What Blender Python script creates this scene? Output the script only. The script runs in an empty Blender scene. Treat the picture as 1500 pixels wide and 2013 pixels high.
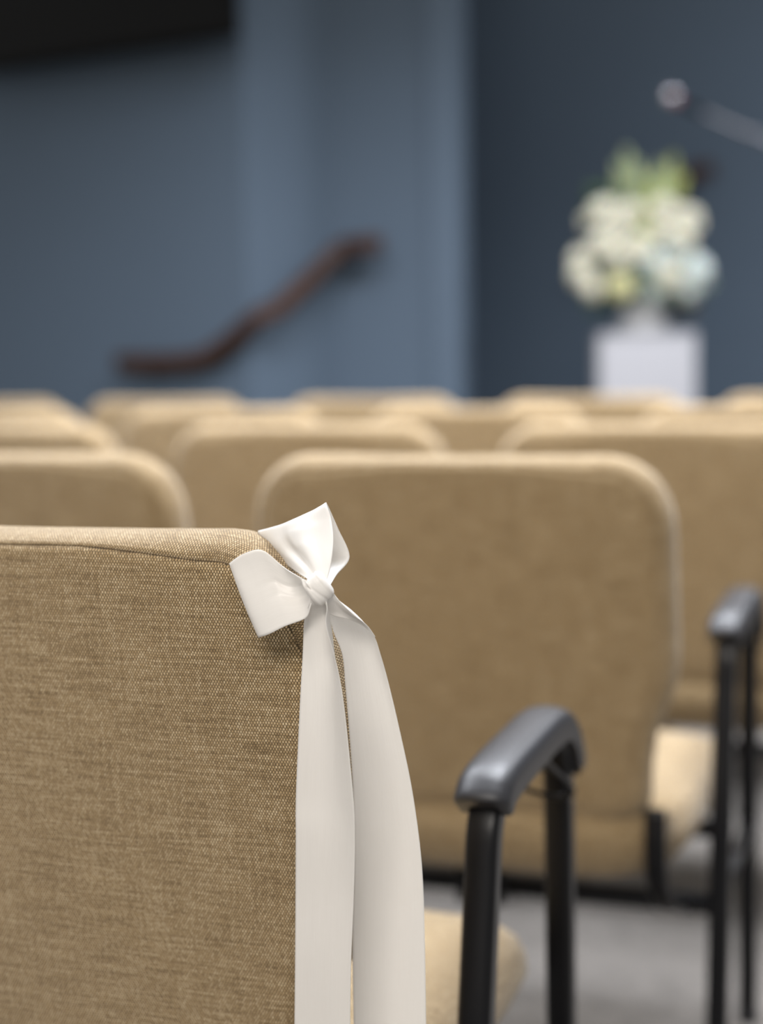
import bpy, bmesh, math, random
from mathutils import Vector, Matrix
from mathutils.geometry import interpolate_bezier
C = bpy.context.scene.collection
S = bpy.context.scene
PI = math.pi
random.seed(7)

# ------------------------------------------------------------------ camera
F = 3125.0                       # focal length in photo pixels (50 mm on a 32.2 mm high crop)
PITCH, ROLL, CAMZ = math.radians(5.656), math.radians(0.94), 1.0
cd = bpy.data.cameras.new('camera')
cam = bpy.data.objects.new('camera', cd); C.objects.link(cam)
cd.sensor_fit = 'VERTICAL'; cd.sensor_height = 32.2; cd.lens = 50.0 * (F / 3125.0)
cam.matrix_world = Matrix.Translation((0, 0, CAMZ)) @ Matrix.Rotation(PI/2 - PITCH, 4, 'X') @ Matrix.Rotation(-ROLL, 4, 'Z')
cd.dof.use_dof = True; cd.dof.focus_distance = 1.064; cd.dof.aperture_fstop = 2.1; cd.dof.aperture_blades = 0
cd.clip_start = 0.05; cd.clip_end = 60
S.camera = cam

# ------------------------------------------------------------------ light
S.view_settings.view_transform = 'Standard'; S.view_settings.look = 'None'
S.view_settings.exposure = 0.0; S.view_settings.gamma = 1.0; S.view_settings.use_curve_mapping = False
w = bpy.data.worlds.new('world'); S.world = w; w.use_nodes = True
w.node_tree.nodes['Background'].inputs[0].default_value = (1.0, 0.99, 0.98, 1)
w.node_tree.nodes['Background'].inputs[1].default_value = 0.42

def area(name, loc, sx, sy, power, col=(.965, 1, 1.075), rot=(0, 0, 0), spread=180):
    l = bpy.data.lights.new(name, 'AREA'); l.shape = 'RECTANGLE'; l.size = sx; l.size_y = sy
    l.energy = power; l.color = col; l.spread = math.radians(spread)
    o = bpy.data.objects.new(name, l); C.objects.link(o); o.location = loc; o.rotation_euler = rot
    return o
ALPHA = math.radians(18.85)      # the rows of chairs (and the room) are turned this far from the view
for i, (x, y, p) in enumerate([(-1.7, 2.2, 60), (0.6, 2.1, 85), (2.2, 3.2, 12), (-0.9, 3.5, 85), (1.1, 3.5, 105), (0.2, 4.4, 30)]):
    area('ceiling_lamp', (x, y, 3.15), 1.2, 0.6, p*.80, rot=(0, 0, -ALPHA), spread=148)
area('rear_fill', (-.6, -1.6, 3.0), 2.4, 0.8, 105, col=(1, .935, .865), rot=(math.radians(35), 0, 0))  # added warm fill behind the camera, brightens ribbon tails and chair backs
area('stage_lamp', (2.9, 5.9, 3.1), 0.5, 0.5, 56, rot=(0, 0, -ALPHA))

# ------------------------------------------------------------------ helpers
def unproj(px, py, Y):
    """world point on the ray of photo pixel (px, py) at distance Y in front of the camera"""
    x, y = px - 750.0, py - 1006.5
    cr, sr = math.cos(ROLL), math.sin(ROLL)
    xr, yr = x*cr - y*sr, x*sr + y*cr
    a, b = xr / F, -yr / F
    cp, sp = math.cos(PITCH), math.sin(PITCH)
    dy, dz = cp + b*sp, -sp + b*cp
    return Vector((a*Y/dy, Y, CAMZ + dz*Y/dy))

class NT:
    def __init__(s, name):
        s.m = bpy.data.materials.new(name); s.m.use_nodes = True
        s.t = s.m.node_tree; s.b = s.t.nodes['Principled BSDF']; s.out = s.t.nodes['Material Output']
    def n(s, typ, **kw):
        x = s.t.nodes.new(typ)
        for k, v in kw.items(): setattr(x, k, v)
        return x
    def put(s, sock, v):
        if isinstance(v, bpy.types.NodeSocket): s.t.links.new(v, sock)
        else: sock.default_value = v
    def math(s, op, a, b=None, c=None):
        x = s.n('ShaderNodeMath', operation=op); s.put(x.inputs[0], a)
        if b is not None: s.put(x.inputs[1], b)
        if c is not None: s.put(x.inputs[2], c)
        return x.outputs[0]
    def mix(s, f, a, b):
        x = s.n('ShaderNodeMix', data_type='RGBA')
        s.put(x.inputs[0], f); s.put(x.inputs[6], a); s.put(x.inputs[7], b)
        return x.outputs[2]
    def comb(s, x, y, z=0.0):
        c = s.n('ShaderNodeCombineXYZ')
        for i, v in enumerate((x, y, z)): s.put(c.inputs[i], v)
        return c.outputs[0]
    def noise(s, vec, scale, detail=3, rough=.5):
        x = s.n('ShaderNodeTexNoise'); s.put(x.inputs['Vector'], vec)
        x.inputs['Scale'].default_value = scale; x.inputs['Detail'].default_value = detail; x.inputs['Roughness'].default_value = rough
        return x.outputs['Fac']
    def ramp(s, f, stops):
        x = s.n('ShaderNodeValToRGB'); s.put(x.inputs[0], f); e = x.color_ramp.elements
        while len(e) < len(stops): e.new(.5)
        for el, (p, c) in zip(e, stops): el.position = p; el.color = (*c, 1)
        return x.outputs[0]
    def bump(s, h, strength, dist):
        x = s.n('ShaderNodeBump'); s.put(x.inputs['Height'], h)
        x.inputs['Strength'].default_value = strength; x.inputs['Distance'].default_value = dist
        s.t.links.new(x.outputs[0], s.b.inputs['Normal'])

def plain(name, col, rough=.5, metal=0., spec=.5, var=.06, scale=8., bump=0., coat=0.):
    t = NT(name); g = t.n('ShaderNodeNewGeometry'); o = t.n('ShaderNodeTexCoord')
    f = t.noise(o.outputs['Object'], scale, 4)
    t.put(t.b.inputs['Base Color'], t.mix(f, (*[c*(1-var) for c in col], 1), (*[min(1, c*(1+var)) for c in col], 1)))
    t.b.inputs['Roughness'].default_value = rough; t.b.inputs['Metallic'].default_value = metal
    t.b.inputs['Specular IOR Level'].default_value = spec; t.b.inputs['Coat Weight'].default_value = coat
    if bump: t.bump(t.noise(o.outputs['Object'], scale*12, 4), bump, .002)
    return t.m

def weave():
    t = NT('woven_beige_fabric'); uv = t.n('ShaderNodeUVMap').outputs[0]
    sep = t.n('ShaderNodeSeparateXYZ'); t.put(sep.inputs[0], uv)
    u, v = sep.outputs[0], sep.outputs[1]
    wob = t.math('MULTIPLY', t.math('SUBTRACT', t.noise(uv, 90., 2), .5), .0016)
    wob2 = t.math('MULTIPLY', t.math('SUBTRACT', t.noise(t.comb(v, u), 60., 2), .5), .0022)
    U = t.math('DIVIDE', t.math('ADD', u, wob), .00215)
    V = t.math('DIVIDE', t.math('ADD', v, wob2), .00185)
    row = t.math('FLOOR', V)
    Us = t.math('MULTIPLY_ADD', t.math('FLOORED_MODULO', row, 2.0), .5, U)
    cell = t.math('FLOOR', Us)
    fu = t.math('MULTIPLY', t.math('SUBTRACT', t.math('FRACT', Us), .5), 2.0)
    fv = t.math('MULTIPLY', t.math('SUBTRACT', t.math('FRACT', V), .5), 2.0)
    hu = t.math('MAXIMUM', t.math('SUBTRACT', 1.0, t.math('POWER', t.math('MULTIPLY', t.math('ABSOLUTE', fu), 1.85), 2.4)), 0.0)
    hv = t.math('SUBTRACT', 1.0, t.math('MULTIPLY', t.math('POWER', t.math('ABSOLUTE', fv), 6.0), .9))
    h = t.math('MULTIPLY', hu, hv)
    wn = t.n('ShaderNodeTexWhiteNoise', noise_dimensions='3D'); t.put(wn.inputs['Vector'], t.comb(cell, row, 3.0))
    rnd = wn.outputs['Value']
    # slubs: long horizontal and vertical yarn colour changes
    s1 = t.noise(t.comb(t.math('MULTIPLY', u, 22.), t.math('MULTIPLY', v, 420.)), 1.0, 3)
    s2 = t.noise(t.comb(t.math('MULTIPLY', u, 300.), t.math('MULTIPLY', v, 14.)), 1.0, 3)
    tone = t.math('ADD', t.math('MULTIPLY', rnd, .24), t.math('ADD', t.math('MULTIPLY', s1, .62), t.math('MULTIPLY', s2, .34)))
    yarn = t.ramp(tone, [(.36, (.30, .20, .095)), (.58, (.56, .40, .21)), (.80, (.82, .65, .41))])
    gap = t.ramp(t.noise(uv, 260., 2), [(.35, (.040, .026, .012)), (.7, (.085, .058, .03))])
    # the weft seen between the warp dashes: a darker brown yarn with holes at its ends
    weft = t.math('MULTIPLY', t.math('SUBTRACT', 1.0, t.math('POWER', t.math('ABSOLUTE', fv), 2.0)), t.math('GREATER_THAN', t.math('ABSOLUTE', fu), .5))
    gap = t.mix(t.math('MULTIPLY', weft, t.math('MULTIPLY_ADD', s1, 1.2, -.1)), gap, (.33, .23, .115, 1))
    mr = t.n('ShaderNodeMapRange', interpolation_type='SMOOTHSTEP'); t.put(mr.inputs[0], h)
    mr.inputs[1].default_value = .10; mr.inputs[2].default_value = .62
    t.put(t.b.inputs['Base Color'], t.mix(mr.outputs[0], gap, yarn))
    t.b.inputs['Roughness'].default_value = .9; t.b.inputs['Specular IOR Level'].default_value = .15
    t.b.inputs['Sheen Weight'].default_value = .42; t.b.inputs['Sheen Roughness'].default_value = .42
    t.b.inputs['Sheen Tint'].default_value = (1, .97, .92, 1)
    t.bump(t.math('ADD', h, t.math('MULTIPLY', rnd, .25)), .8, .0006)
    return t.m

def satin():
    t = NT('white_satin'); uv = t.n('ShaderNodeUVMap').outputs[0]
    sep = t.n('ShaderNodeSeparateXYZ'); t.put(sep.inputs[0], uv)
    st = t.noise(t.comb(t.math('MULTIPLY', sep.outputs[0], 1500.), t.math('MULTIPLY', sep.outputs[1], 20.)), 1., 2)
    t.put(t.b.inputs['Base Color'], t.mix(st, (.84, .815, .775, 1), (.89, .87, .835, 1)))
    t.b.inputs['Roughness'].default_value = .34; t.b.inputs['Specular IOR Level'].default_value = .45
    t.b.inputs['Anisotropic'].default_value = .5
    t.b.inputs['Sheen Weight'].default_value = .15
    wv = t.noise(t.comb(t.math('MULTIPLY', sep.outputs[0], 90.), t.math('MULTIPLY', sep.outputs[1], 14.)), 1., 3)
    t.bump(t.math('ADD', t.math('MULTIPLY', st, .05), wv), .35, .0016)
    tr = t.n('ShaderNodeBsdfTranslucent'); tr.inputs[0].default_value = (.9, .87, .82, 1)
    mx = t.n('ShaderNodeMixShader'); mx.inputs[0].default_value = .22
    t.t.links.new(t.b.outputs[0], mx.inputs[1]); t.t.links.new(tr.outputs[0], mx.inputs[2])
    t.t.links.new(mx.outputs[0], t.out.inputs[0])
    return t.m

def carpet():
    t = NT('grey_carpet'); o = t.n('ShaderNodeTexCoord').outputs['Object']
    a = t.noise(o, 2.2, 3); b = t.noise(o, 26., 4, .7); c = t.noise(o, 420., 2)
    f = t.math('ADD', t.math('MULTIPLY', a, .35), t.math('ADD', t.math('MULTIPLY', b, .45), t.math('MULTIPLY', c, .2)))
    t.put(t.b.inputs['Base Color'], t.ramp(f, [(.38, (.125, .115, .104)), (.62, (.235, .215, .195))]))
    t.b.inputs['Roughness'].default_value = .95; t.b.inputs['Specular IOR Level'].default_value = .1
    t.b.inputs['Sheen Weight'].default_value = .2
    t.bump(c, .6, .004)
    return t.m

def wood():
    t = NT('dark_brown_wood'); o = t.n('ShaderNodeTexCoord').outputs['Object']
    mp = t.n('ShaderNodeMapping'); t.put(mp.inputs[0], o); mp.inputs['Scale'].default_value = (2, 30, 30)
    f = t.noise(mp.outputs[0], 2., 5, .6)
    t.put(t.b.inputs['Base Color'], t.ramp(f, [(.35, (.018, .007, .004)), (.65, (.075, .030, .013))]))
    t.b.inputs['Roughness'].default_value = .5; t.b.inputs['Specular IOR Level'].default_value = .25
    return t.m

M = dict(fabric=weave(), satin=satin(), carpet=carpet(), wood=wood(),
    wall=plain('blue_grey_wall_paint', (.098, .133, .178), .75, spec=.2, var=.03, scale=3, bump=.15),
    black=plain('black_satin_metal', (.005, .005, .006), .32, spec=.25, scale=30),
    rubber=plain('black_moulded_urethane', (.016, .016, .019), .42, spec=.5, scale=60, bump=.12),
    steel=plain('brushed_steel', (.26, .26, .28), .38, metal=1., scale=40),
    chrome=plain('polished_steel_mesh', (.75, .73, .76), .22, metal=1., scale=60),
    red=plain('red_plastic_ring', (.35, .05, .07), .5),
    screen=plain('black_glass_screen', (.003, .003, .003), .3, spec=.15),
    case=plain('black_plastic_case', (.004, .004, .004), .6, spec=.1),
    plinth=plain('white_painted_board', (.44, .44, .465), .6, spec=.3, var=.02),
    vase=plain('white_ceramic', (.52, .52, .52), .4),
    petal=plain('cream_petal', (.80, .74, .60), .7, spec=.2, var=.10, scale=30),
    petal_white=plain('white_petal', (.74, .78, .74), .7, spec=.2, var=.06, scale=30),
    petal_yellow=plain('yellow_cream_petal', (.74, .68, .38), .7, spec=.2, var=.10, scale=30),
    bud=plain('pale_green_bud', (.42, .49, .29), .7, spec=.2, var=.2, scale=30),
    bud_yellow=plain('yellow_green_bud', (.40, .44, .15), .7, spec=.2, var=.25, scale=30),
    leaf=plain('dark_green_leaf', (.035, .075, .03), .5, var=.3, scale=20),
    sage=plain('sage_green_leaf', (.20, .27, .19), .6, var=.2, scale=20),
    wing=plain('dark_brown_leaf', (.035, .02, .012), .6, var=.3, scale=20))
for k in ('petal', 'petal_white', 'petal_yellow', 'bud'):
    M[k].node_tree.nodes['Principled BSDF'].inputs['Subsurface Weight'].default_value = .15
    M[k].node_tree.nodes['Principled BSDF'].inputs['Subsurface Scale'].default_value = .01

def link(name, bm, mat, parent=None, smooth=True, autosmooth=None):
    me = bpy.data.meshes.new(name); bm.normal_update(); bm.to_mesh(me); bm.free()
    for m in (mat if isinstance(mat, list) else [mat]): me.materials.append(m)
    for p in me.polygons: p.use_smooth = smooth
    if autosmooth: me.set_sharp_from_angle(angle=math.radians(autosmooth))
    o = bpy.data.objects.new(name, me); C.objects.link(o)
    if parent: o.parent = parent
    return o
def tag(o, label=None, cat=None, group=None, kind=None):
    if label: o['label'] = label
    if cat: o['category'] = cat
    if group: o['group'] = group
    if kind: o['kind'] = kind
    return o
def empty(name, loc=(0, 0, 0), rz=0.):
    o = bpy.data.objects.new(name, None); C.objects.link(o); o.location = loc; o.rotation_euler = (0, 0, rz)
    o.empty_display_size = .1
    return o
def copy_tree(o, parent=None):
    c = o.copy(); C.objects.link(c); c.parent = parent
    for ch in [x for x in bpy.data.objects if x.parent == o]: copy_tree(ch, c)
    return c
def box(bm, x0, x1, y0, y1, z0, z1, bevel=0., seg=3):
    r = bmesh.ops.create_cube(bm, size=1.)
    vs = r['verts']
    for v in vs:
        v.co = Vector(((x0+x1)/2 + v.co.x*(x1-x0), (y0+y1)/2 + v.co.y*(y1-y0), (z0+z1)/2 + v.co.z*(z1-z0)))
    if bevel:
        es = list({e for v in vs for e in v.link_edges})
        bmesh.ops.bevel(bm, geom=es, offset=bevel, segments=seg, profile=.5, affect='EDGES')
    return bm
def catmull(pts, n):
    """n samples per span through pts (tuples of any length)"""
    P = [list(p) for p in pts]; P = [[2*a-b for a, b in zip(P[0], P[1])]] + P + [[2*a-b for a, b in zip(P[-1], P[-2])]]
    out = []
    for i in range(1, len(P)-2):
        for j in range(n):
            t = j/n
            out.append([.5*((2*b)+(-a+c)*t+(2*a-5*b+4*c-d)*t*t+(-a+3*b-3*c+d)*t**3) for a, b, c, d in zip(P[i-1], P[i], P[i+1], P[i+2])])
    out.append(P[-2]); return out
def rrect(wx, wy, r, n=4):
    pts = []
    for cx_, cy_, a0 in ((1, 1, 0), (-1, 1, 90), (-1, -1, 180), (1, -1, 270)):
        for k in range(n+1):
            a = math.radians(a0 + 90*k/n)
            pts.append((cx_*(wx/2-r)+r*math.cos(a), cy_*(wy/2-r)+r*math.sin(a)))
    return pts
def sweep(bm, path, sec, side=Vector((1, 0, 0)), scale=None, closed=False):
    """sweep a section (list of (a, b)); a runs along the fixed side direction, b along the path normal"""
    path = [Vector(p) for p in path]; rings = []
    n = len(path)
    for i, p in enumerate(path):
        t = (path[(i+1) % n if closed else min(i+1, n-1)] - path[(i-1) % n if closed else max(i-1, 0)]).normalized()
        sd = (side - t*side.dot(t)).normalized(); nm = sd.cross(t).normalized()
        k = scale[i] if scale else 1.
        rings.append([bm.verts.new(p + sd*a*k + nm*b*k) for a, b in sec])
    m = len(sec)
    rr = rings + ([rings[0]] if closed else [])
    for A, B in zip(rr, rr[1:]):
        for j in range(m): bm.faces.new((A[j], A[(j+1) % m], B[(j+1) % m], B[j]))
    if not closed:
        bm.faces.new(rings[0]); bm.faces.new(rings[-1][::-1])
    bmesh.ops.recalc_face_normals(bm, faces=bm.faces)
    return bm
def circ(r, n=12): return [(r*math.cos(2*PI*k/n), r*math.sin(2*PI*k/n)) for k in range(n)]
def perp(d):
    d = Vector(d).normalized(); return d.orthogonal().normalized()
def rod(bm, a, b, r, n=12):
    a, b = Vector(a), Vector(b); sweep(bm, [a, b], circ(r, n), side=perp(b-a)); return bm
def lathe(bm, prof, n=32, c=(0, 0, 0), cap=True):
    c = Vector(c); rings = []
    for r, z in prof: rings.append([bm.verts.new(c + Vector((r*math.cos(2*PI*k/n), r*math.sin(2*PI*k/n), z))) for k in range(n)])
    for A, B in zip(rings, rings[1:]):
        for j in range(n): bm.faces.new((A[j], A[(j+1) % n], B[(j+1) % n], B[j]))
    if cap: bm.faces.new(rings[0][::-1]); bm.faces.new(rings[-1])
    bmesh.ops.recalc_face_normals(bm, faces=bm.faces)
    return bm

# ------------------------------------------------------------------ the setting
def wall(name, pts, z0=0., z1=3.4, th=.12):
    """solid wall through plan points, thickness behind it"""
    bm = bmesh.new(); n = len(pts)
    P = [Vector((x, y, 0)) for x, y in pts]; off = []
    for i in range(n):
        d = (P[min(i+1, n-1)] - P[max(i-1, 0)]).normalized(); off.append(P[i] + Vector((-d.y, d.x, 0))*th)
    loop = P + off[::-1]
    lo = [bm.verts.new(p + Vector((0, 0, z0))) for p in loop]; hi = [bm.verts.new(p + Vector((0, 0, z1))) for p in loop]
    m = len(loop)
    for i in range(m): bm.faces.new((lo[i], lo[(i+1) % m], hi[(i+1) % m], hi[i]))
    bm.faces.new(lo[::-1]); bm.faces.new(hi); bmesh.ops.recalc_face_normals(bm, faces=bm.faces)
    o = link(name, bm, M['wall'], smooth=False); tag(o, kind='structure'); return o
TA = math.tan(math.radians(32))
cA = unproj(490, 700, 6.3); cB = unproj(662, 700, 6.55); cC = unproj(908, 700, 6.38)
P_A = (cA.x, cA.y); P_B = (cB.x, cB.y); P_C = (cC.x, cC.y)
P_L = (cA.x - 4.6, cA.y + 4.6*TA)
P_E = (cC.x + .01, cC.y + 2.2)
P_R = (P_E[0] + 4.8, P_E[1] - 4.8*TA*.7)
wall('wall_left', [P_L, P_A]); wall('wall_front', [P_A, P_B, P_C]); wall('wall_return', [P_C, P_E]); wall('wall_back', [P_E, P_R])
bm = bmesh.new(); box(bm, -5.5, 5.8, -1.2, 9., -.05, 0); tag(link('floor', bm, M['carpet'], smooth=False), kind='structure')
# low stage with three steps beside the front wall
bm = bmesh.new()
sp = [(P_C[0]+.02, P_C[1]-.1), (P_C[0]+.02, P_C[1]-.55), (P_C[0]+4.6, P_C[1]-.55-4.4*TA*.8), (P_R[0], P_R[1]-.02), (P_E[0]+.02, P_E[1]-.02)]
lo = [bm.verts.new((x, y, 0)) for x, y in sp]; hi = [bm.verts.new((x, y, .45)) for x, y in sp]
for i in range(5): bm.faces.new((lo[i], lo[(i+1) % 5], hi[(i+1) % 5], hi[i]))
bm.faces.new(hi); bm.faces.new(lo[::-1]); bmesh.ops.recalc_face_normals(bm, faces=bm.faces)
tag(link('trim_1', bm, M['carpet'], smooth=False), kind='structure')

# handrail on the front wall
hr = empty('wall_handrail', (0, 0, 0))
tag(hr, 'dark brown wooden handrail stepping up along the blue-grey wall left of the dark corner', 'handrail')
path = catmull([(232, 712, 6.56), (330, 712, 6.44), (398, 704, 6.34), (450, 672, 6.28), (508, 622, 6.2), (546, 606, 6.24), (612, 546, 6.35), (668, 492, 6.42), (700, 483, 6.38), (748, 480, 6.34)], 5)
pts = [unproj(*p) for p in path]
bm = bmesh.new(); sweep(bm, pts, rrect(.045, .070, .015), side=Vector((.2, 1, 0)).normalized()); link('rail', bm, M['wood'], hr)
for px, py, Y, Yw in ((300, 713, 6.47, 6.62), (440, 680, 6.29, 6.40), (690, 486, 6.39, 6.52)):
    a = unproj(px, py, Y); b = Vector((a.x, Yw, a.z - .07))
    bm = bmesh.new(); sweep(bm, catmull([tuple(a - Vector((0, 0, .02))), tuple(a + Vector((0, .01, -.06))), tuple(b)], 5), circ(.008), side=Vector((1, 0, 0)))
    r = bmesh.ops.create_cone(bm, cap_ends=True, segments=20, radius1=.028, radius2=.028, depth=.008)
    for v in r['verts']: v.co = Vector((b.x + v.co.x, b.y + v.co.z, b.z + v.co.y))
    link('bracket', bm, M['black'], hr)

# television hung high on the left wall
wdir = Vector((math.cos(math.radians(32)), -math.sin(math.radians(32)), 0)); wn_ = Vector((-math.sin(math.radians(32)), -math.cos(math.radians(32)), 0))
tvc = unproj(474, 74, 6.10)
tv = empty('television', tvc, -math.radians(32))
tag(tv, 'black flat television mounted high on the wall in the upper left', 'television')
bm = bmesh.new(); box(bm, -1.55, 0, -.06, 0, 0, .88, .012); link('housing', bm, M['case'], tv, autosmooth=40)
bm = bmesh.new(); box(bm, -1.53, -.02, -.064, -.0585, .03, .86); link('screen', bm, M['screen'], tv, smooth=False)
bm = bmesh.new(); box(bm, -.95, -.6, 0, .055, .25, .62, .01); box(bm, -.81, -.74, .05, .16, .35, .5); link('wall_mount', bm, M['case'], tv, autosmooth=40)
tv.location = tvc + Vector((0, 0, 0))

# short dark handrail behind the flowers
hb = empty('wall_handrail', (0, 0, 0)); tag(hb, 'short dark handrail end showing behind the right side of the tall white flowers', 'handrail')
path = catmull([(1235, 470, 8.0), (1290, 415, 7.98), (1340, 362, 7.95), (1368, 338, 7.93), (1402, 334, 7.9)], 5)
bm = bmesh.new(); sweep(bm, [unproj(*p) for p in path], rrect(.045, .075, .015), side=Vector((.2, 1, 0)).normalized()); link('rail', bm, M['wood'], hb)
for px, py, Y in ((1352, 352, 7.94), (1260, 445, 7.99)):
    a = unproj(px, py, Y)
    bm = bmesh.new(); sweep(bm, catmull([tuple(a), tuple(a + Vector((0, .02, -.06))), tuple(a + Vector((0, .36, -.07)))], 4), circ(.010), side=Vector((1, 0, 0)))
    link('bracket', bm, M['black'], hb)

# ------------------------------------------------------------------ chair
ZT, ZB = .880, .430
HW = [(.43, .229), (.50, .2305), (.545, .2365), (.575, .2485), (.605, .2600), (.64, .2640), (.70, .2640), (.78, .2625), (.89, .2610)]
def hw(z):
    for (a, b), (c, d) in zip(HW, HW[1:]):
        if z <= c: t = (z-a)/(c-a); t = t*t*(3-2*t)*.5 + t*.5; return b + (d-b)*t
    return HW[-1][1]
def lean(z):
    t = ZT - z
    return .085*t + .16*t*t*math.exp(-t*3)
def outline(rx=.084, rz=.090, e=.93):
    R = []
    rb = .045
    n = 14
    for k in range(8): R.append(((hw(ZB+rb)-rb)*k/8, ZB))
    for k in range(6):
        a = -PI/2 + PI/2*k/6; R.append((hw(ZB+rb)-rb + rb*math.cos(a), ZB+rb+rb*math.sin(a)))
    z = ZB+rb
    for k in range(24):
        zz = z + (ZT-rz-z)*k/24; R.append((hw(zz), zz))
    h = hw(ZT-rz)
    for k in range(n):
        a = PI/2*k/n
        R.append((h-rx + rx*math.cos(a)**e, ZT-rz + rz*math.sin(a)**e))
    for k in range(10):
        t = k/10; R.append(((h-rx)*(1-t), ZT - .0025*math.sin(t*PI/2)))
    R.append((0, ZT-.0025))
    L = [(-x, z) for x, z in R[1:-1]][::-1]
    return [Vector(p) for p in R + L]
OUT = outline()
def offs(inset):
    n = len(OUT); r = []
    for i, p in enumerate(OUT):
        d = (OUT[(i+1) % n] - OUT[i-1]).normalized(); nm = Vector((-d.y, d.x)); top = max(0., (p.y-(ZT-.022))/.022); r.append(p + nm*inset*(1-.60*top**.7*(1-min(1., max(0., (abs(p.x)-.06)/.10))**1.3)))
    return r
CEN = Vector((0, (ZT+ZB)/2))
def cushion_rings(bm, uvl, rings, fill, planar, sign):
    """rings: (inset, y); fill: list of (scale, y) towards the centre"""
    n = len(OUT); arc = [0.]
    for i in range(n): arc.append(arc[-1] + (OUT[(i+1) % n] - OUT[i]).length)
    V = []; vv = [0.]
    for j, (ins, y) in enumerate(rings):
        pts = offs(ins); V.append([bm.verts.new((p.x, y + lean(p.y), p.y)) for p in pts])
        if j: vv.append(vv[-1] + math.hypot(rings[j][0]-rings[j-1][0], rings[j][1]-rings[j-1][1]))
    for j in range(len(V)-1):
        for i in range(n):
            k = (i+1) % n
            f = bm.faces.new((V[j][i], V[j][k], V[j+1][k], V[j+1][i]))
            co = [(arc[i], vv[j]), (arc[i+1], vv[j]), (arc[i+1], vv[j+1]), (arc[i], vv[j+1])]
            for l, c in zip(f.loops, co):
                l[uvl].uv = (l.vert.co.x, l.vert.co.z) if planar else c
    last = V[-1]; base = offs(rings[-1][0])
    for s, y in fill:
        cur = []
        for p in base:
            q = CEN + (p-CEN)*s; cur.append(bm.verts.new((q.x, y + lean(q.y), q.y)))
        for i in range(n):
            k = (i+1) % n; f = bm.faces.new((last[i], last[k], cur[k], cur[i]))
            for l in f.loops: l[uvl].uv = (l.vert.co.x, l.vert.co.z)
        last = cur
    f = bm.faces.new(last)
    for l in f.loops: l[uvl].uv = (l.vert.co.x, l.vert.co.z)
    bmesh.ops.triangulate(bm, faces=[f])
    bmesh.ops.recalc_face_normals(bm, faces=bm.faces)

def make_chair():
    root = empty('stacking_chair')
    # upholstered back: panel facing the camera, and the cushion with its rounded border
    bm = bmesh.new(); uvl = bm.loops.layers.uv.new('UVMap')
    cushion_rings(bm, uvl, [(.0195, .0058), (.0205, .0036), (.0225, .0020), (.028, .0008), (.034, .0002)],
                  [(1-.0485*q, -.003*math.sin(.0485*q*PI/2)) for q in range(1, 21)], True, 1)
    link('back_panel', bm, M['fabric'], root)
    bm = bmesh.new(); uvl = bm.loops.layers.uv.new('UVMap')
    cushion_rings(bm, uvl, [(.024, .012), (.0200, .0062), (.0188, .0040), (.0165, .0040), (.0125, .0066), (.008, .0112), (.0042, .0175), (.0016, .026), (0, .034), (.0006, .044), (.0026, .054), (.0060, .063), (.0115, .072), (.0185, .079), (.027, .083)],
                  [(1-.0485*q, .088+.011*math.sin(.0485*q*PI/2)) for q in range(1, 21)], False, 1)
    link('back_cushion', bm, M['fabric'], root)
    # seat: super-elliptic cushion
    bm = bmesh.new(); uvl = bm.loops.layers.uv.new('UVMap')
    nx = 64; cy_ = .295
    def sec(sx, sy, z, p=5.5):
        r = []
        for k in range(nx):
            a = 2*PI*k/nx; c, s_ = math.cos(a), math.sin(a)
            x = sx*math.copysign(abs(c)**(2/p), c); y = sy*math.copysign(abs(s_)**(2/p), s_)
            zz = z - (.035*max(0, (y-.12)/.13)**2 if y > .12 else 0) * .7
            r.append((x*(1+.03*y/.25), cy_+y, zz))
        return r
    prof = [(.16, .16, .350), (.222, .212, .354), (.252, .238, .367), (.270, .248, .390), (.2785, .253, .408), (.2775, .252, .424), (.270, .245, .440), (.254, .231, .451), (.21, .19, .457), (.13, .12, .4605), (.05, .05, .462)]
    rings = [[bm.verts.new(q) for q in sec(*p)] for p in prof]
    for j in range(len(rings)-1):
        for i in range(nx):
            k = (i+1) % nx; f = bm.faces.new((rings[j][i], rings[j][k], rings[j+1][k], rings[j+1][i]))
            for l in f.loops:
                c = l.vert.co
                l[uvl].uv = (c.x, c.y) if j >= 6 or j < 2 else ((c.y, c.z) if abs(c.x) > .25 else (c.x, c.z))
    for R_, fl in ((rings[0], True), (rings[-1], False)):
        f = bm.faces.new(R_[::-1] if fl else R_)
        for l in f.loops: l[uvl].uv = (l.vert.co.x, l.vert.co.y)
    bmesh.ops.recalc_face_normals(bm, faces=bm.faces)
    link('seat_cushion', bm, M['fabric'], root)
    # frame
    fr = bmesh.new()
    sweep(fr, [(-.283, .185, .300), (.285, .185, .300)], rrect(.024, .022, .006, 3), side=Vector((0, 0, 1)))
    sweep(fr, [(-.283, .36, .345), (.285, .36, .345)], rrect(.024, .022, .006, 3), side=Vector((0, 0, 1)))
    link('cross_bar', fr, M['black'], root)
    for s in (-1, 1):
        b = bmesh.new(); sweep(b, catmull([(s*.236, .060, .455), (s*.237, .052, .41), (s*.239, .055, .37), (s*.244, .100, .325), (s*.248, .178, .301)], 6), rrect(.026, .014, .005, 3), side=Vector((1, 0, 0)))
        link('back_support', b, M['black'], root)
    b = bmesh.new(); box(b, -.045, .02, .165, .205, .275, .322, .006); box(b, -.03, .005, .18, .30, .32, .372, .004)
    link('seat_bracket', b, M['black'], root, autosmooth=40)
    return root
TUBE = rrect(.0275, .0270, .0065, 4)
TUBE_S = rrect(.0225, .0250, .006, 4)
REAR = [(.30, .642), (.268, .634), (.247, .612), (.237, .57), (.222, .50), (.206, .42), (.188, .30), (.150, .02)]
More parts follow.
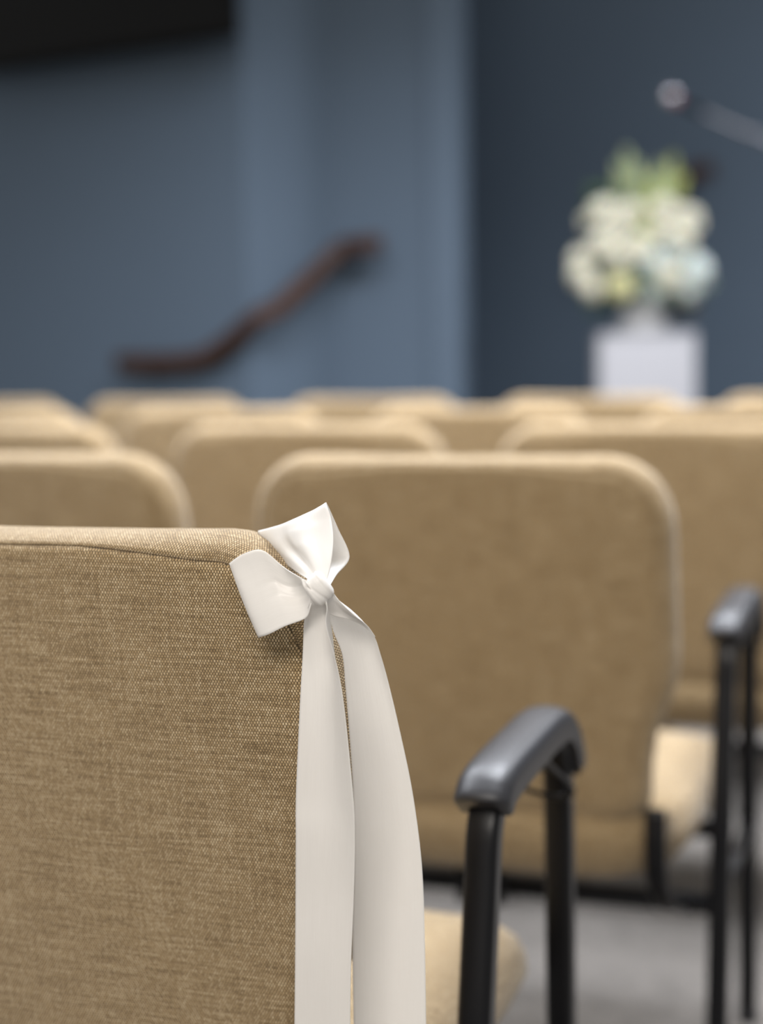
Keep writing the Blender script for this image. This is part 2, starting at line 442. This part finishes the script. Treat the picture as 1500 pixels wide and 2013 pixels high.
FRONT = [(.46, .644), (.497, .634), (.519, .606), (.526, .56), (.529, .48), (.533, .30), (.543, .02)]
def legs(root, s, arm):
    X = .297 if arm else .283; tube = TUBE if arm else TUBE_S
    b = bmesh.new(); sweep(b, [(s*X, .195, .305), (s*X, .53, .305)], rrect(.016, .020, .005, 3), side=Vector((1, 0, 0)))
    link('side_rail', b, M['black'], root)
    for P in (REAR, FRONT):
        P = P if arm else [(p[0], p[1]) for p in P if p[1] < .43]
        if not arm: P = [(P[0][0]+.002, .385)] + P[1:]
        b = bmesh.new(); sweep(b, catmull([(s*X, y, z) for y, z in P], 6), tube); l = link('leg', b, M['black'], root)
        e = P[-1]; b = bmesh.new(); lathe(b, [(.012, 0), (.0165, 0), (.0165, .008), (.015, .022), (.012, .024)], 20, (s*X, e[0], 0))
        link('foot', b, M['rubber'], l)
    if arm:
        b = bmesh.new(); path = [(.236, .634), (.243, .642), (.258, .650), (.30, .6535), (.38, .655), (.45, .655), (.49, .648), (.520, .630), (.538, .606), (.5425, .590)]
        pp = catmull(path, 5)
        n = len(pp)
        sec = [(-.0215, -.017), (-.0225, -.003), (-.0218, .0025), (-.0192, .0068), (-.0140, .0102), (-.007, .0118), (0, .0122), (.007, .0118), (.0140, .0102), (.0192, .0068), (.0218, .0025), (.0225, -.003), (.0215, -.017), (.0135, -.017), (.0130, -.004), (-.0130, -.004), (-.0135, -.017)]
        sc = []
        for i in range(n):
            d = min(i, n-1-i); sc.append(1 - .12*max(0, 1-d/2.0)**2)
        sweep(b, [(s*X, y, z) for y, z in pp][::1], [(a*1.07, c*1.08) for a, c in sec], scale=sc)
        pad = link('arm_pad', b, M['rubber'], root, autosmooth=50)
        # wire book loop under the pad
        b = bmesh.new(); x0 = s*X
        wp = catmull([(x0-.015, .375, .645), (x0-.018, .42, .616), (x0-.022, .46, .590), (x0-.016, .490, .576), (x0+.002, .498, .571), (x0+.020, .490, .577), (x0+.026, .46, .594), (x0+.020, .42, .618), (x0+.015, .375, .645)], 6)
        P3 = [Vector(p) for p in wp]; sweep(b, P3, circ(.0026, 8), side=Vector((0, 0, 1)))
        link('wire_loop', b, M['black'], root)
    else:
        b = bmesh.new(); sweep(b, [(s*X, .185, .385), (s*X, .54, .385)], rrect(.0225, .02, .006, 3)); link('top_rail', b, M['black'], root)

fw = Vector((math.sin(ALPHA), math.cos(ALPHA), 0)); rt = Vector((math.cos(ALPHA), -math.sin(ALPHA), 0))
BASE = Vector((-.0334, 1.0476, 0)); PITCH_X, PITCH_Y, SHEAR, HALF = .629, .817, .1005, .261
OUT = outline(.092, .150, 1.0)      # the ribbon pulls this chair's corners rounder
bow_chair = make_chair(); legs(bow_chair, 1, True); legs(bow_chair, -1, False)
OUT = outline()
end_chair = make_chair(); legs(end_chair, 1, True); legs(end_chair, -1, False)
mid_chair = make_chair(); legs(mid_chair, 1, False); legs(mid_chair, -1, False)
LAB = {
 (0, 0): 'nearest beige woven chair, in focus, with white satin bow on its top right corner',
 (1, 0): 'beige chair directly ahead of the bow, its whole back and right seat edge showing',
 (1, 1): 'beige chair back at the left image edge, directly behind the nearest chair',
 (2, 0): 'beige chair cut by the right image edge, third row back, behind the blurred black armrest',
 (2, 1): 'beige chair in the middle of the third row, two rows behind the bow',
 (2, 2): 'beige chair back of the third row at the left image edge',
 (3, 0): 'fourth row chair at the right image edge, in front of the white pedestal',
 (3, 1): 'fourth row chair top below the dark wall corner, left of the pedestal',
 (3, 2): 'fourth row chair top under the lower end of the long handrail',
 (3, 3): 'fourth row chair top cut by the left image edge',
 (4, 0): 'farthest row chair top at the right image edge, right of the white pedestal',
 (4, 1): 'farthest row chair top touching the base of the white pedestal',
 (4, 2): 'farthest row chair top between handrail and dark wall corner',
 (4, 3): 'farthest row chair top straight below the handrail start',
 (4, 4): 'farthest row chair top in the left image corner of the row'}
NUDGE = {(4, 3): -.025, (2, 1): .012, (4, 0): -.03}
used = set()
for (r, k), lab in LAB.items():
    proto = bow_chair if (r, k) == (0, 0) else end_chair if k == 0 else mid_chair
    o = copy_tree(proto) if proto.name in used else proto
    used.add(proto.name)
    o.location = BASE + fw*PITCH_Y*r + rt*(SHEAR*r - PITCH_X*k - HALF + NUDGE.get((r, k), 0)) + fw*0
    o.rotation_euler = (0, 0, -ALPHA)
    tag(o, lab, 'chair', 'beige woven chairs in rows')

# ------------------------------------------------------------------ bow on the nearest chair
def rear(px): return 1.0361/(1 + (px-750)/F*.3414)
bow = empty('ribbon_bow', (0, 0, 0))
tag(bow, 'white satin ribbon bow with two long tails tied on the corner of the nearest chair', 'bow')
def ribbon(name, stations, n_len=10, n_w=30, folds=None, th=.00035):
    """stations: ((px,py,Y) edge A, (px,py,Y) edge B, bulge); a cloth strip between two edge curves"""
    st = [tuple(unproj(*a)) + tuple(unproj(*b)) + (c,) for a, b, c in stations]
    S_ = catmull(st, n_len); bm = bmesh.new(); uvl = bm.loops.layers.uv.new('UVMap'); grid = []; L = 0.; prev = None
    N = len(S_)
    for i, q in enumerate(S_):
        A, B = Vector(q[:3]), Vector(q[3:6]); mid = (A+B)/2
        if prev is not None: L += (mid-prev).length
        prev = mid
        nx_ = S_[min(i+1, N-1)]; pv = S_[max(i-1, 0)]
        t = ((Vector(nx_[:3])+Vector(nx_[3:6])) - (Vector(pv[:3])+Vector(pv[3:6]))).normalized()
        nm = t.cross(B-A).normalized()
        rowv = []
        for j in range(n_w+1):
            s = j/n_w; p = A.lerp(B, s) + nm*q[6]*math.sin(PI*s)
            if folds: p = p + nm*folds(i/(N-1), s)
            rowv.append((bm.verts.new(p), (s*.05, L)))
        grid.append(rowv)
    for R0, R1 in zip(grid, grid[1:]):
        for j in range(n_w):
            f4 = (R0[j], R0[j+1], R1[j+1], R1[j]); f = bm.faces.new([q[0] for q in f4])
            for l, q in zip(f.loops, f4): l[uvl].uv = q[1]
    o = link(name, bm, M['satin'], bow)
    md = o.modifiers.new('thickness', 'SOLIDIFY'); md.thickness = th; md.offset = 0
    return o
K = 1.028
# upper loop: front layer up to the fold, back layer down again
ribbon('loop', [((606, 1138, K+.004), (640, 1150, K+.004), 0), ((588, 1128, K+.036), (650, 1110, K+.006), -.004), ((553, 1102, K+.068), (655, 1062, K+.016), -.008),
                ((522, 1072, K+.078), (651, 1022, K+.026), -.006), ((508, 1047, K+.080), (642, 992, K+.034), .001), ((512, 1045, K+.086), (644, 993, K+.044), .004), ((540, 1058, K+.086), (664, 1038, K+.050), .006),
                ((570, 1085, K+.076), (687, 1094, K+.048), .006), ((600, 1120, K+.044), (662, 1130, K+.034), .003), ((612, 1142, K+.010), (644, 1160, K+.012), 0)],
       folds=lambda t, s: (.0045*math.exp(-((s-.42+.2*t)/.10)**2) - .003*math.exp(-((s-.68)/.12)**2))*math.exp(-((t-.2)/.16)**2))
# lower left loop lying on the back panel
g = lambda px, d: rear(px) - d
ribbon('loop', [((600, 1140, K), (616, 1170, K-.002), 0), ((585, 1132, K), (610, 1195, K-.004), -.004), ((556, 1113, g(556, .016)), (600, 1215, g(600, .026)), -.007), ((516, 1082, g(516, .020)), (560, 1231, g(560, .026)), -.007),
                ((480, 1088, g(480, .022)), (530, 1246, g(530, .024)), -.005), ((454, 1105, g(454, .018)), (510, 1253, g(510, .018)), 0), ((457, 1110, g(457, .007)), (514, 1250, g(514, .007)), .001),
                ((500, 1120, g(500, .004)), (555, 1226, g(555, .006)), .001), ((560, 1140, g(560, .003)), (590, 1200, g(590, .004)), 0), ((606, 1150, K+.012), (618, 1170, K+.010), 0)],
       folds=lambda t, s: (.0008*math.sin(9*s + 3*t) - .0011*math.exp(-((s-.30-.3*t)/.035)**2) - .0008*math.exp(-((s-.52-.2*t)/.03)**2))*math.exp(-((t-.24)/.15)**2))
# left tail
ribbon('tail', [((612, 1160, K-.003), (640, 1170, K-.004), -.004), ((606, 1190, K-.004), (643, 1195, K-.008), -.007), ((596, 1222, g(596, .014)), (646, 1225, K-.008), -.007),
                ((594, 1290, g(594, .010)), (664, 1292, 1.022), -.006), ((591, 1380, g(591, .009)), (679, 1385, 1.018), -.005), ((584, 1560, g(584, .006)), (695, 1562, 1.022), -.004),
                ((583, 1640, g(583, .006)), (697, 1645, 1.026), -.003), ((581, 1760, g(581, .004)), (694, 1760, 1.032), -.003), ((579, 1900, g(579, .004)), (689, 1900, 1.036), -.003), ((577, 2060, g(577, 0)), (688, 2060, 1.040), -.003), ((575, 2160, g(577, 0)), (687, 2185, 1.040), -.003)],
       folds=lambda t, s: .0040*math.sin(7*s)*math.exp(-((t-.22)/.12)**2) + .0012*math.sin(5*s - 9*t))
# right tail, turning over where it leaves the knot
ribbon('tail', [((640, 1170, K+.004), (650, 1160, K+.004), 0), ((640, 1185, K+.006), (672, 1186, K+.002), -.003), ((648, 1212, K+.012), (703, 1216, K+.004), -.006),
                ((656, 1245, K+.022), (733, 1250, K+.014), -.008), ((672, 1290, 1.058), (747, 1290, 1.048), -.007), ((678, 1350, 1.066), (764, 1350, 1.056), -.005), ((686, 1440, 1.070), (786, 1440, 1.062), -.004),
                ((694, 1560, 1.076), (811, 1560, 1.066), -.004), ((696, 1700, 1.080), (829, 1700, 1.068), -.004), ((693, 1850, 1.084), (835, 1850, 1.070), -.003), ((696, 2060, 1.088), (838, 2060, 1.072), -.003), ((697, 2170, 1.088), (839, 2150, 1.072), -.003)],
       folds=lambda t, s: .0016*math.sin(6*s - 5*t + 1)*math.exp(-((t-.3)/.3)**2))
# the fold of the right tail lying over its front near the knot
ribbon('tail_fold', [((642, 1166, K-.003), (650, 1158, K-.002), 0), ((642, 1188, K), (668, 1182, K-.001), -.002), ((646, 1206, K+.006), (700, 1212, K), -.003), ((680, 1216, K+.008), (722, 1230, K+.006), -.002), ((712, 1226, K+.012), (738, 1252, K+.012), 0)])
# knot: a wrapped, creased band
bm = bmesh.new(); uvl = bm.loops.layers.uv.new('UVMap')
kc = unproj(627, 1157, K-.002); nu, nv = 40, 24; G = []
ax = Matrix.Rotation(math.radians(-47), 3, 'Y')
for i in range(nu):
    a = 2*PI*i/nu; rowv = []
    for j in range(nv+1):
        s = j/nv*2-1
        r = .0088*(1-.30*abs(s)**3) + .0006*math.exp(-((abs(s)-.72)/.10)**2) - .0007*math.exp(-((s+.25+.25*math.sin(a))/.12)**2)
        if j in (0, nv): r *= .72
        p = Vector((s*.0078 + .0012*math.sin(a), math.cos(a)*r*.9, math.sin(a)*r*1.12))
        rowv.append(bm.verts.new(kc + ax @ p))
    G.append(rowv)
for i in range(nu):
    for j in range(nv):
        f = bm.faces.new((G[i][j], G[(i+1) % nu][j], G[(i+1) % nu][j+1], G[i][j+1]))
        for l, c in zip(f.loops, ((j, i), (j, i+1), (j+1, i+1), (j+1, i))): l[uvl].uv = (c[0]/nv*.02, c[1]/nu*.06)
for j in (0, nv): bm.faces.new([G[i][j] for i in range(nu)])
bmesh.ops.recalc_face_normals(bm, faces=bm.faces); link('knot', bm, M['satin'], bow)
# small pleat of ribbon peeking out left of the knot
ribbon('pleat', [((594, 1140, K-.004), (600, 1140, K-.006), 0), ((596, 1152, K-.007), (606, 1150, K-.009), -.001), ((606, 1166, K-.007), (614, 1164, K-.008), -.001), ((614, 1176, K-.004), (618, 1172, K-.004), 0)], n_w=6)

# ------------------------------------------------------------------ pedestal, vase and flowers on the stage
FY = 6.2
pc = unproj(1265, 656, FY); ZP = pc.z
pl = empty('pedestal', (pc.x, FY, .45), -math.radians(4))
tag(pl, 'white square pedestal on the stage carrying the tall flower arrangement', 'pedestal')
hwp = .180
bm = bmesh.new(); box(bm, -hwp, hwp, -hwp, hwp, 0, ZP-.45-.012, .006); link('body', bm, M['plinth'], pl, autosmooth=40)
bm = bmesh.new(); box(bm, -hwp-.004, hwp+.004, -hwp-.004, hwp+.004, ZP-.45-.012, ZP-.45, .004); link('top', bm, M['plinth'], pl, autosmooth=40)
bm = bmesh.new(); lathe(bm, [(.04, 0), (.085, 0), (.10, .02), (.098, .05), (.078, .085), (.072, .10), (.080, .118), (.074, .118), (.066, .10), (.07, .08), (.04, .02)], 40, (0, 0, 0))
vs = link('vase', bm, M['vase']); vs.location = (pc.x, FY, ZP); tag(vs, 'small white footed vase between pedestal and flowers', 'vase')

fa = empty('flower_arrangement', (pc.x, FY, ZP + .07))
tag(fa, 'tall arrangement of cream roses and green buds in the white vase', 'flowers')
FO = Vector(fa.location)
def petal_mesh(bm, c, d, r, rng):
    """a rose: layered cupped petals around direction d"""
    d = Vector(d).normalized(); a = perp(d); b = d.cross(a)
    for layer, (n, rr, tilt, hgt) in enumerate([(3, .34, .15, .62), (5, .58, .45, .55), (6, .82, .85, .38), (7, 1.0, 1.25, .18)]):
        ph0 = rng.random()*6
        for k in range(n):
            ph = ph0 + 2*PI*k/n
            out = a*math.cos(ph) + b*math.sin(ph); tan = d.cross(out)
            G = []
            for i in range(5):
                v = i/4; rowv = []
                for j in range(5):
                    u = j/4*2-1
                    wd = r*rr*.72*math.sin(PI*min(1, .18+v*.72))
                    ang = u*.7
                    rad = r*rr*(.25+.75*v**.7*(.55+.45*math.sin(tilt)))
                    hh = r*(hgt*v*1.2 - .35 + .08*math.cos(u*2)) - r*.22*max(0, v-.8)*tilt*2
                    p = Vector(c) + out*rad*math.cos(ang*.8) + tan*wd*math.sin(ang)*1.5 + d*hh
                    rowv.append(bm.verts.new(p))
                G.append(rowv)
            for i in range(4):
                for j in range(4): bm.faces.new((G[i][j], G[i][j+1], G[i+1][j+1], G[i+1][j]))
    rr_ = bmesh.ops.create_icosphere(bm, subdivisions=2, radius=r*.55, matrix=Matrix.Translation(Vector(c)))
rng = random.Random(3)
roses = [(1179, 411, 33, 'petal'), (1238, 411, 27, 'petal'), (1307, 404, 31, 'petal'), (1361, 425, 31, 'petal'), (1346, 460, 32, 'petal'), (1179, 476, 33, 'petal'), (1255, 478, 35, 'petal'),
         (1137, 537, 32, 'petal'), (1134, 508, 25, 'petal'), (1217, 562, 30, 'petal_yellow'), (1322, 541, 32, 'petal'), (1377, 532, 38, 'petal_white'), (1360, 570, 28, 'petal_white'), (1160, 567, 25, 'petal'),
         (1300, 448, 26, 'petal'), (1212, 445, 26, 'petal'), (1280, 510, 26, 'petal_white'), (1215, 500, 24, 'petal'), (1280, 580, 22, 'petal_white'), (1330, 495, 24, 'petal_white')]
ccx, ccy = 1265, 500
for px, py, rp, m in roses:
    e = math.sqrt(max(0, 1 - ((px-ccx)/165)**2 - ((py-ccy)/170)**2))
    Y = FY - .20*e + rng.uniform(-.02, .02)
    p = unproj(px, py, Y) - FO; r = rp*FY/F
    d = Vector((p.x*1.1, -.22, (p.z-.25)*.8+.10))
    bm = bmesh.new(); petal_mesh(bm, p, d, r, rng)
    ro = link('rose', bm, M[m], fa)
    md = ro.modifiers.new('thickness', 'SOLIDIFY'); md.thickness = .0008
    bm = bmesh.new(); q = p - d.normalized()*r*.3
    sweep(bm, [tuple(x) for x in catmull([tuple(q), tuple(q*.55 + Vector((0, 0, .02))), (p.x*.06, p.y*.06+.0, .0)], 5)], circ(.0022, 6), side=Vector((0, 1, .1)).normalized())
    link('stem', bm, M['leaf'], ro)
# the same number again at the far side, seen only as fullness
for k in range(9):
    a = PI*(.08 + .84*k/8); zz = .17 + .1*(k % 3)
    p = Vector((math.cos(a)*.22, math.sin(a)*.15, zz)); d = Vector((p.x, p.y, .15))
    bm = bmesh.new(); petal_mesh(bm, p, d, .05, rng); ro = link('rose', bm, M['petal'], fa)
    md = ro.modifiers.new('thickness', 'SOLIDIFY'); md.thickness = .0008
def leaf(bm, c, d, L, W_, up=Vector((0, -.4, 1))):
    d = Vector(d).normalized(); s = d.cross(up).normalized(); n = s.cross(d)
    A = []
    for i in range(7):
        t = i/6; w_ = W_*math.sin(PI*t**.85)*.5 + .0003; ctr = Vector(c) + d*L*t + n*(-L*.18*t*t)
        A.append((bm.verts.new(ctr - s*w_ + n*w_*.3), bm.verts.new(ctr), bm.verts.new(ctr + s*w_ + n*w_*.3)))
    for P, Q in zip(A, A[1:]):
        for j in range(2): bm.faces.new((P[j], P[j+1], Q[j+1], Q[j]))
def leaves(name, spots, m, L, W_, n):
    for px, py, Y in spots:
        c = unproj(px, py, Y) - FO; bm = bmesh.new()
        for k in range(n):
            dd = Vector((rng.uniform(-1, 1), rng.uniform(-1, .3), rng.uniform(-.6, .8)))
            if dd.length < .2: continue
            leaf(bm, c + Vector((rng.uniform(-.02, .02), 0, rng.uniform(-.02, .02))), dd, L*rng.uniform(.7, 1.1), W_)
        o = link(name, bm, m, fa); md = o.modifiers.new('thickness', 'SOLIDIFY'); md.thickness = .0006
leaves('foliage', [(1180, 440, 6.1), (1210, 520, 6.02), (1250, 530, 6.0), (1280, 545, 6.0), (1290, 470, 6.03), (1240, 445, 6.05), (1180, 515, 6.08), (1265, 580, 6.03), (1330, 510, 6.05), (1390, 560, 6.12), (1300, 565, 6.05), (1235, 380, 6.12), (1150, 545, 6.15)], M['sage'], .062, .028, 6)
leaves('leaf_spray', [(1195, 592, 6.1), (1182, 585, 6.12), (1318, 590, 6.1), (1172, 395, 6.25), (1265, 440, 6.15), (1345, 590, 6.14)], M['leaf'], .08, .04, 9)
leaves('dark_leaf', [(1336, 598, 6.12), (1346, 606, 6.14)], M['wing'], .085, .05, 9)
def spike(px0, py0, px1, py1, Y, m, n=26, r=.013):
    a, b = unproj(px0, py0, Y) - FO, unproj(px1, py1, Y) - FO; bm = bmesh.new(); rod(bm, a, b, .003, 8)
    for k in range(n):
        t = k/n; ph = k*2.4; c = a.lerp(b, t) + Vector((math.cos(ph), math.sin(ph), 0))*(.024*(1-t)+.006)
        bmesh.ops.create_icosphere(bm, subdivisions=1, radius=r*(1.1-.6*t), matrix=Matrix.Translation(c) @ Matrix.Diagonal((1, 1, 1.4, 1)))
    link('flower_spike', bm, m, fa)
for q in [(1240, 400, 1232, 292, 6.15, M['bud']), (1228, 405, 1214, 318, 6.18, M['bud']), (1262, 400, 1258, 335, 6.12, M['bud']), (1290, 400, 1298, 318, 6.15, M['bud']), (1275, 420, 1284, 340, 6.1, M['bud_yellow']),
          (1305, 390, 1325, 305, 6.2, M['bud_yellow']), (1300, 395, 1312, 330, 6.14, M['bud']), (1268, 470, 1262, 400, 6.03, M['bud_yellow']), (1320, 385, 1345, 345, 6.2, M['bud_yellow']), (1248, 390, 1250, 312, 6.2, M['bud'])]:
    spike(*q)

# ------------------------------------------------------------------ microphone boom stand at the right
MY = 6.0
ms = empty('microphone_stand', tuple(Vector((unproj(1562, 300, MY).x, MY, .45))))
tag(ms, 'thin grey boom stand reaching in from the right edge above the flowers', 'microphone stand')
O = Vector(ms.location); top = unproj(1562, 302, MY) - O; tip = unproj(1334, 200, MY) - O
bm = bmesh.new(); rod(bm, (0, 0, .05), (0, 0, top.z), .010); link('pole', bm, M['steel'], ms)
bm = bmesh.new(); rod(bm, tip, top + (top-tip)*.35, .0085); link('boom', bm, M['steel'], ms)
bm = bmesh.new(); bmesh.ops.create_uvsphere(bm, u_segments=20, v_segments=12, radius=.018, matrix=Matrix.Translation(top)); link('clutch', bm, M['case'], ms)
c = unproj(1482, 264, MY) - O; bm = bmesh.new(); dd = (tip-top).normalized(); rod(bm, c - dd*.02, c + dd*.02, .014, 16); link('clamp', bm, M['steel'], ms)
for k in range(3):
    a = 2*PI*k/3 + .4; bm = bmesh.new(); rod(bm, (0, 0, .14), (.26*math.cos(a), .26*math.sin(a), .012), .008); link('leg', bm, M['steel'], ms)
mic = empty('microphone', tuple(O + tip)); tag(mic, 'microphone with bright round head at the tip of the boom above the flowers', 'microphone')
e = (unproj(1318, 189, MY) - O) - tip
bm = bmesh.new(); bmesh.ops.create_uvsphere(bm, u_segments=24, v_segments=16, radius=.027, matrix=Matrix.Translation(e)); link('head', bm, M['chrome'], mic)
bm = bmesh.new(); rod(bm, e*.3, -dd*.10, .011, 16); link('handle', bm, M['case'], mic)
bm = bmesh.new(); rod(bm, e*.32, e*.1, .020, 20); link('ring', bm, M['red'], mic)
